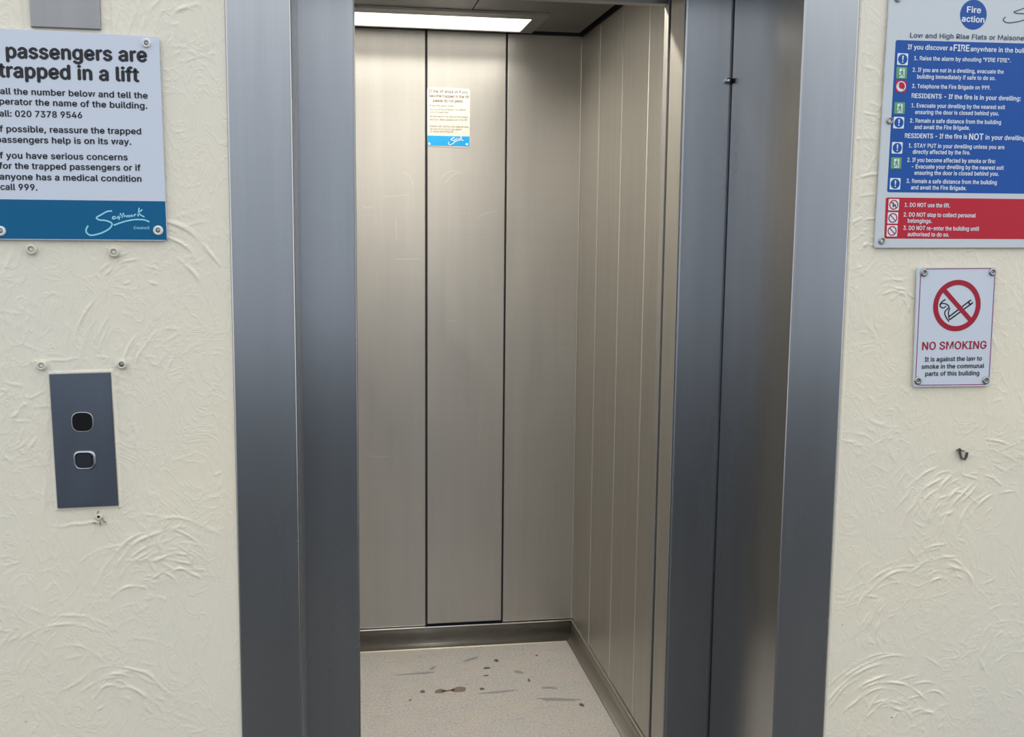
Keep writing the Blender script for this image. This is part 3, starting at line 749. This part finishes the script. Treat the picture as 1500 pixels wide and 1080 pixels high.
def pictogram(px, py, kind):
    c = on(px, py, yF); h = .0103
    base = mk('pictogram', prism(rounded([(c.x-h, c.z+h), (c.x+h, c.z+h), (c.x+h, c.z-h), (c.x-h, c.z-h)], .0016, 3), yF-.0007, yF-.0001), {'must': WHITE_INK, 'exit': GREEN, 'phone': RED, 'no': WHITE_INK}[kind], fs)
    y0, y1 = yF-.0011, yF-.0006
    if kind == 'must':
        mk('mandatory_disc', prism(disc(c.x, c.z, .0088, 24), y0, y1), BLUE, base)
        b = prism([(c.x-.0014, c.z+.006), (c.x+.0014, c.z+.006), (c.x+.0008, c.z-.002), (c.x-.0008, c.z-.002)], y0-.0004, y0+.0001)
        mk('exclamation_mark', b, WHITE_INK, base); mk('exclamation_dot', prism(disc(c.x, c.z-.0046, .0013, 10), y0-.0004, y0+.0001), WHITE_INK, base)
    elif kind == 'exit':
        mk('doorway', prism([(c.x-.0045, c.z+.0075), (c.x+.0055, c.z+.0075), (c.x+.0055, c.z-.0085), (c.x-.0045, c.z-.0085)], y0, y1), WHITE_INK, base)
        b = stroke([[(c.x+.0005, c.z+.003), (c.x, c.z-.001)], [(c.x, c.z-.001), (c.x+.003, c.z-.003), (c.x+.0025, c.z-.007)], [(c.x, c.z-.001), (c.x-.002, c.z-.005), (c.x-.005, c.z-.006)], [(c.x-.0035, c.z+.0005), (c.x, c.z+.0025), (c.x+.0035, c.z+.0005)]], .0019, y0-.0004, y0+.0001, smooth=False)
        mk('running_figure', b, GREEN, base); mk('figure_head', prism(disc(c.x+.0012, c.z+.0053, .0014, 10), y0-.0004, y0+.0001), GREEN, base)
    elif kind == 'phone':
        mk('white_surround', ring(c.x, c.z, .0075, .0092, y0, y1, 20), WHITE_INK, base)
        mk('telephone_handset', stroke([[(c.x-.0055, c.z+.005), (c.x-.006, c.z-.001), (c.x-.002, c.z-.0055), (c.x+.004, c.z-.006)]], .0032, y0, y1), WHITE_INK, base)
    else:
        mk('prohibition_ring', ring(c.x, c.z, .0070, .0088, y0, y1, 24), CRIM, base)
        mk('prohibition_bar', stroke([[(c.x-.0055, c.z+.0055), (c.x+.0055, c.z-.0055)]], .0016, y0, y1), CRIM, base)
        if no_i[0] == 0: mk('figure', stroke([[(c.x-.001, c.z+.004), (c.x-.001, c.z-.0045)], [(c.x+.003, c.z+.001), (c.x+.003, c.z-.003)]], .0024, y1-.0002, y1+.0001), INK, base)
        no_i[0] += 1
no_i = [0]
for px, py, kd in ((1322, 86.8, 'must'), (1320.5, 106.8, 'exit'), (1319.6, 126.7, 'phone'), (1317.5, 158.4, 'exit'), (1316.3, 179.8, 'must'), (1314, 216.7, 'must'), (1312.6, 238.9, 'exit'), (1311, 269.3, 'must'), (1309, 300, 'no'), (1307.6, 319.3, 'no'), (1306.5, 338.3, 'no')):
    pictogram(px, py, kd)
for px, py in ((1302.8, 177), (1291.3, 353), (1314.8, -2)):
    screw(fs, px, py, .0066, yF, SCREW_M, CAPW, 'screw_cap', None, .62)

# --- notice on the rear panel of the lift
yT = CY1-.0050
v = on(656, 170, yT)
nt = thing('lift_notice', 'small white notice with a bright blue foot on the lift rear panel', 'sign', (v.x, yT, v.z))
mk('notice_sheet', prism(rounded(quad([(626, 127.5), (688.5, 130.5), (688, 216.5), (626, 214)], yT), .006), yT, CY1-.0036), PAPER, nt)
mk('blue_band', prism(quad([(626.2, 198.5), (687.7, 200), (687.6, 214.8), (626.2, 213)], yT), yT-.0004, yT+.0002), CYAN, nt)
ly = yT-.0007
lettering('heading_line', [('If the lift stops or if you', (629, 135.5), (685, 137), 4.2), ('become trapped in the lift', (629, 142), (687, 144), 4.2), ('please do not panic', (634, 149), (678, 150.3), 4.2)], ly, GREY_INK, nt, .015)
lettering('body_line', [('Press the alarm button', (629.5, 155.8), (666, 156.5), 2.8), ('and you will be connected to an operator', (629.5, 161.2), (683, 162.3), 2.8), ('who will send help', (630, 165.4), (657, 165.8), 2.8),
    ('Tell the operator the name of the building', (629, 171.6), (685, 172.8), 2.8), ('and how many people are in the lift', (630, 176.2), (684, 177), 2.8), ('Please wait calmly until help arrives', (629.5, 185.8), (686, 187.3), 2.8), ('do not try to force the doors', (630, 190.2), (676, 191), 2.8), ('or climb out of the lift', (630, 193.8), (664, 194.4), 2.8)], ly, GREY_INK, nt, .01)
signature(lambda p: (657+(p[0]-170)/10.714*.235, 199.8+(p[1]-150)/10.714*.30), ly, WHITE_INK, .0022, nt)
for px, py in ((629, 210.5), (684, 211.5)):
    c = on(px, py, yT); mk('corner_dot', prism(disc(c.x, c.z, .0042, 16), yT-.0009, yT), WHITE_INK, nt)

# --- small wire hook / mark on the right wall
hk = thing('wire_hook', 'small bent dark wire hook on the bare wall below the no smoking sign', 'hook', tuple(on(1410, 663, 0)))
s6 = lambda P: [xz(on(1380+p[0]/21.6, 640+p[1]/21.6, 0)) for p in P]
mk('bent_wire', stroke([s6([(565, 370), (560, 450), (580, 570), (620, 680), (690, 720), (750, 660), (785, 560), (790, 490)]), s6([(480, 425), (560, 430), (690, 450)])], .0019, -.0030, .003), DKSPOT, hk)
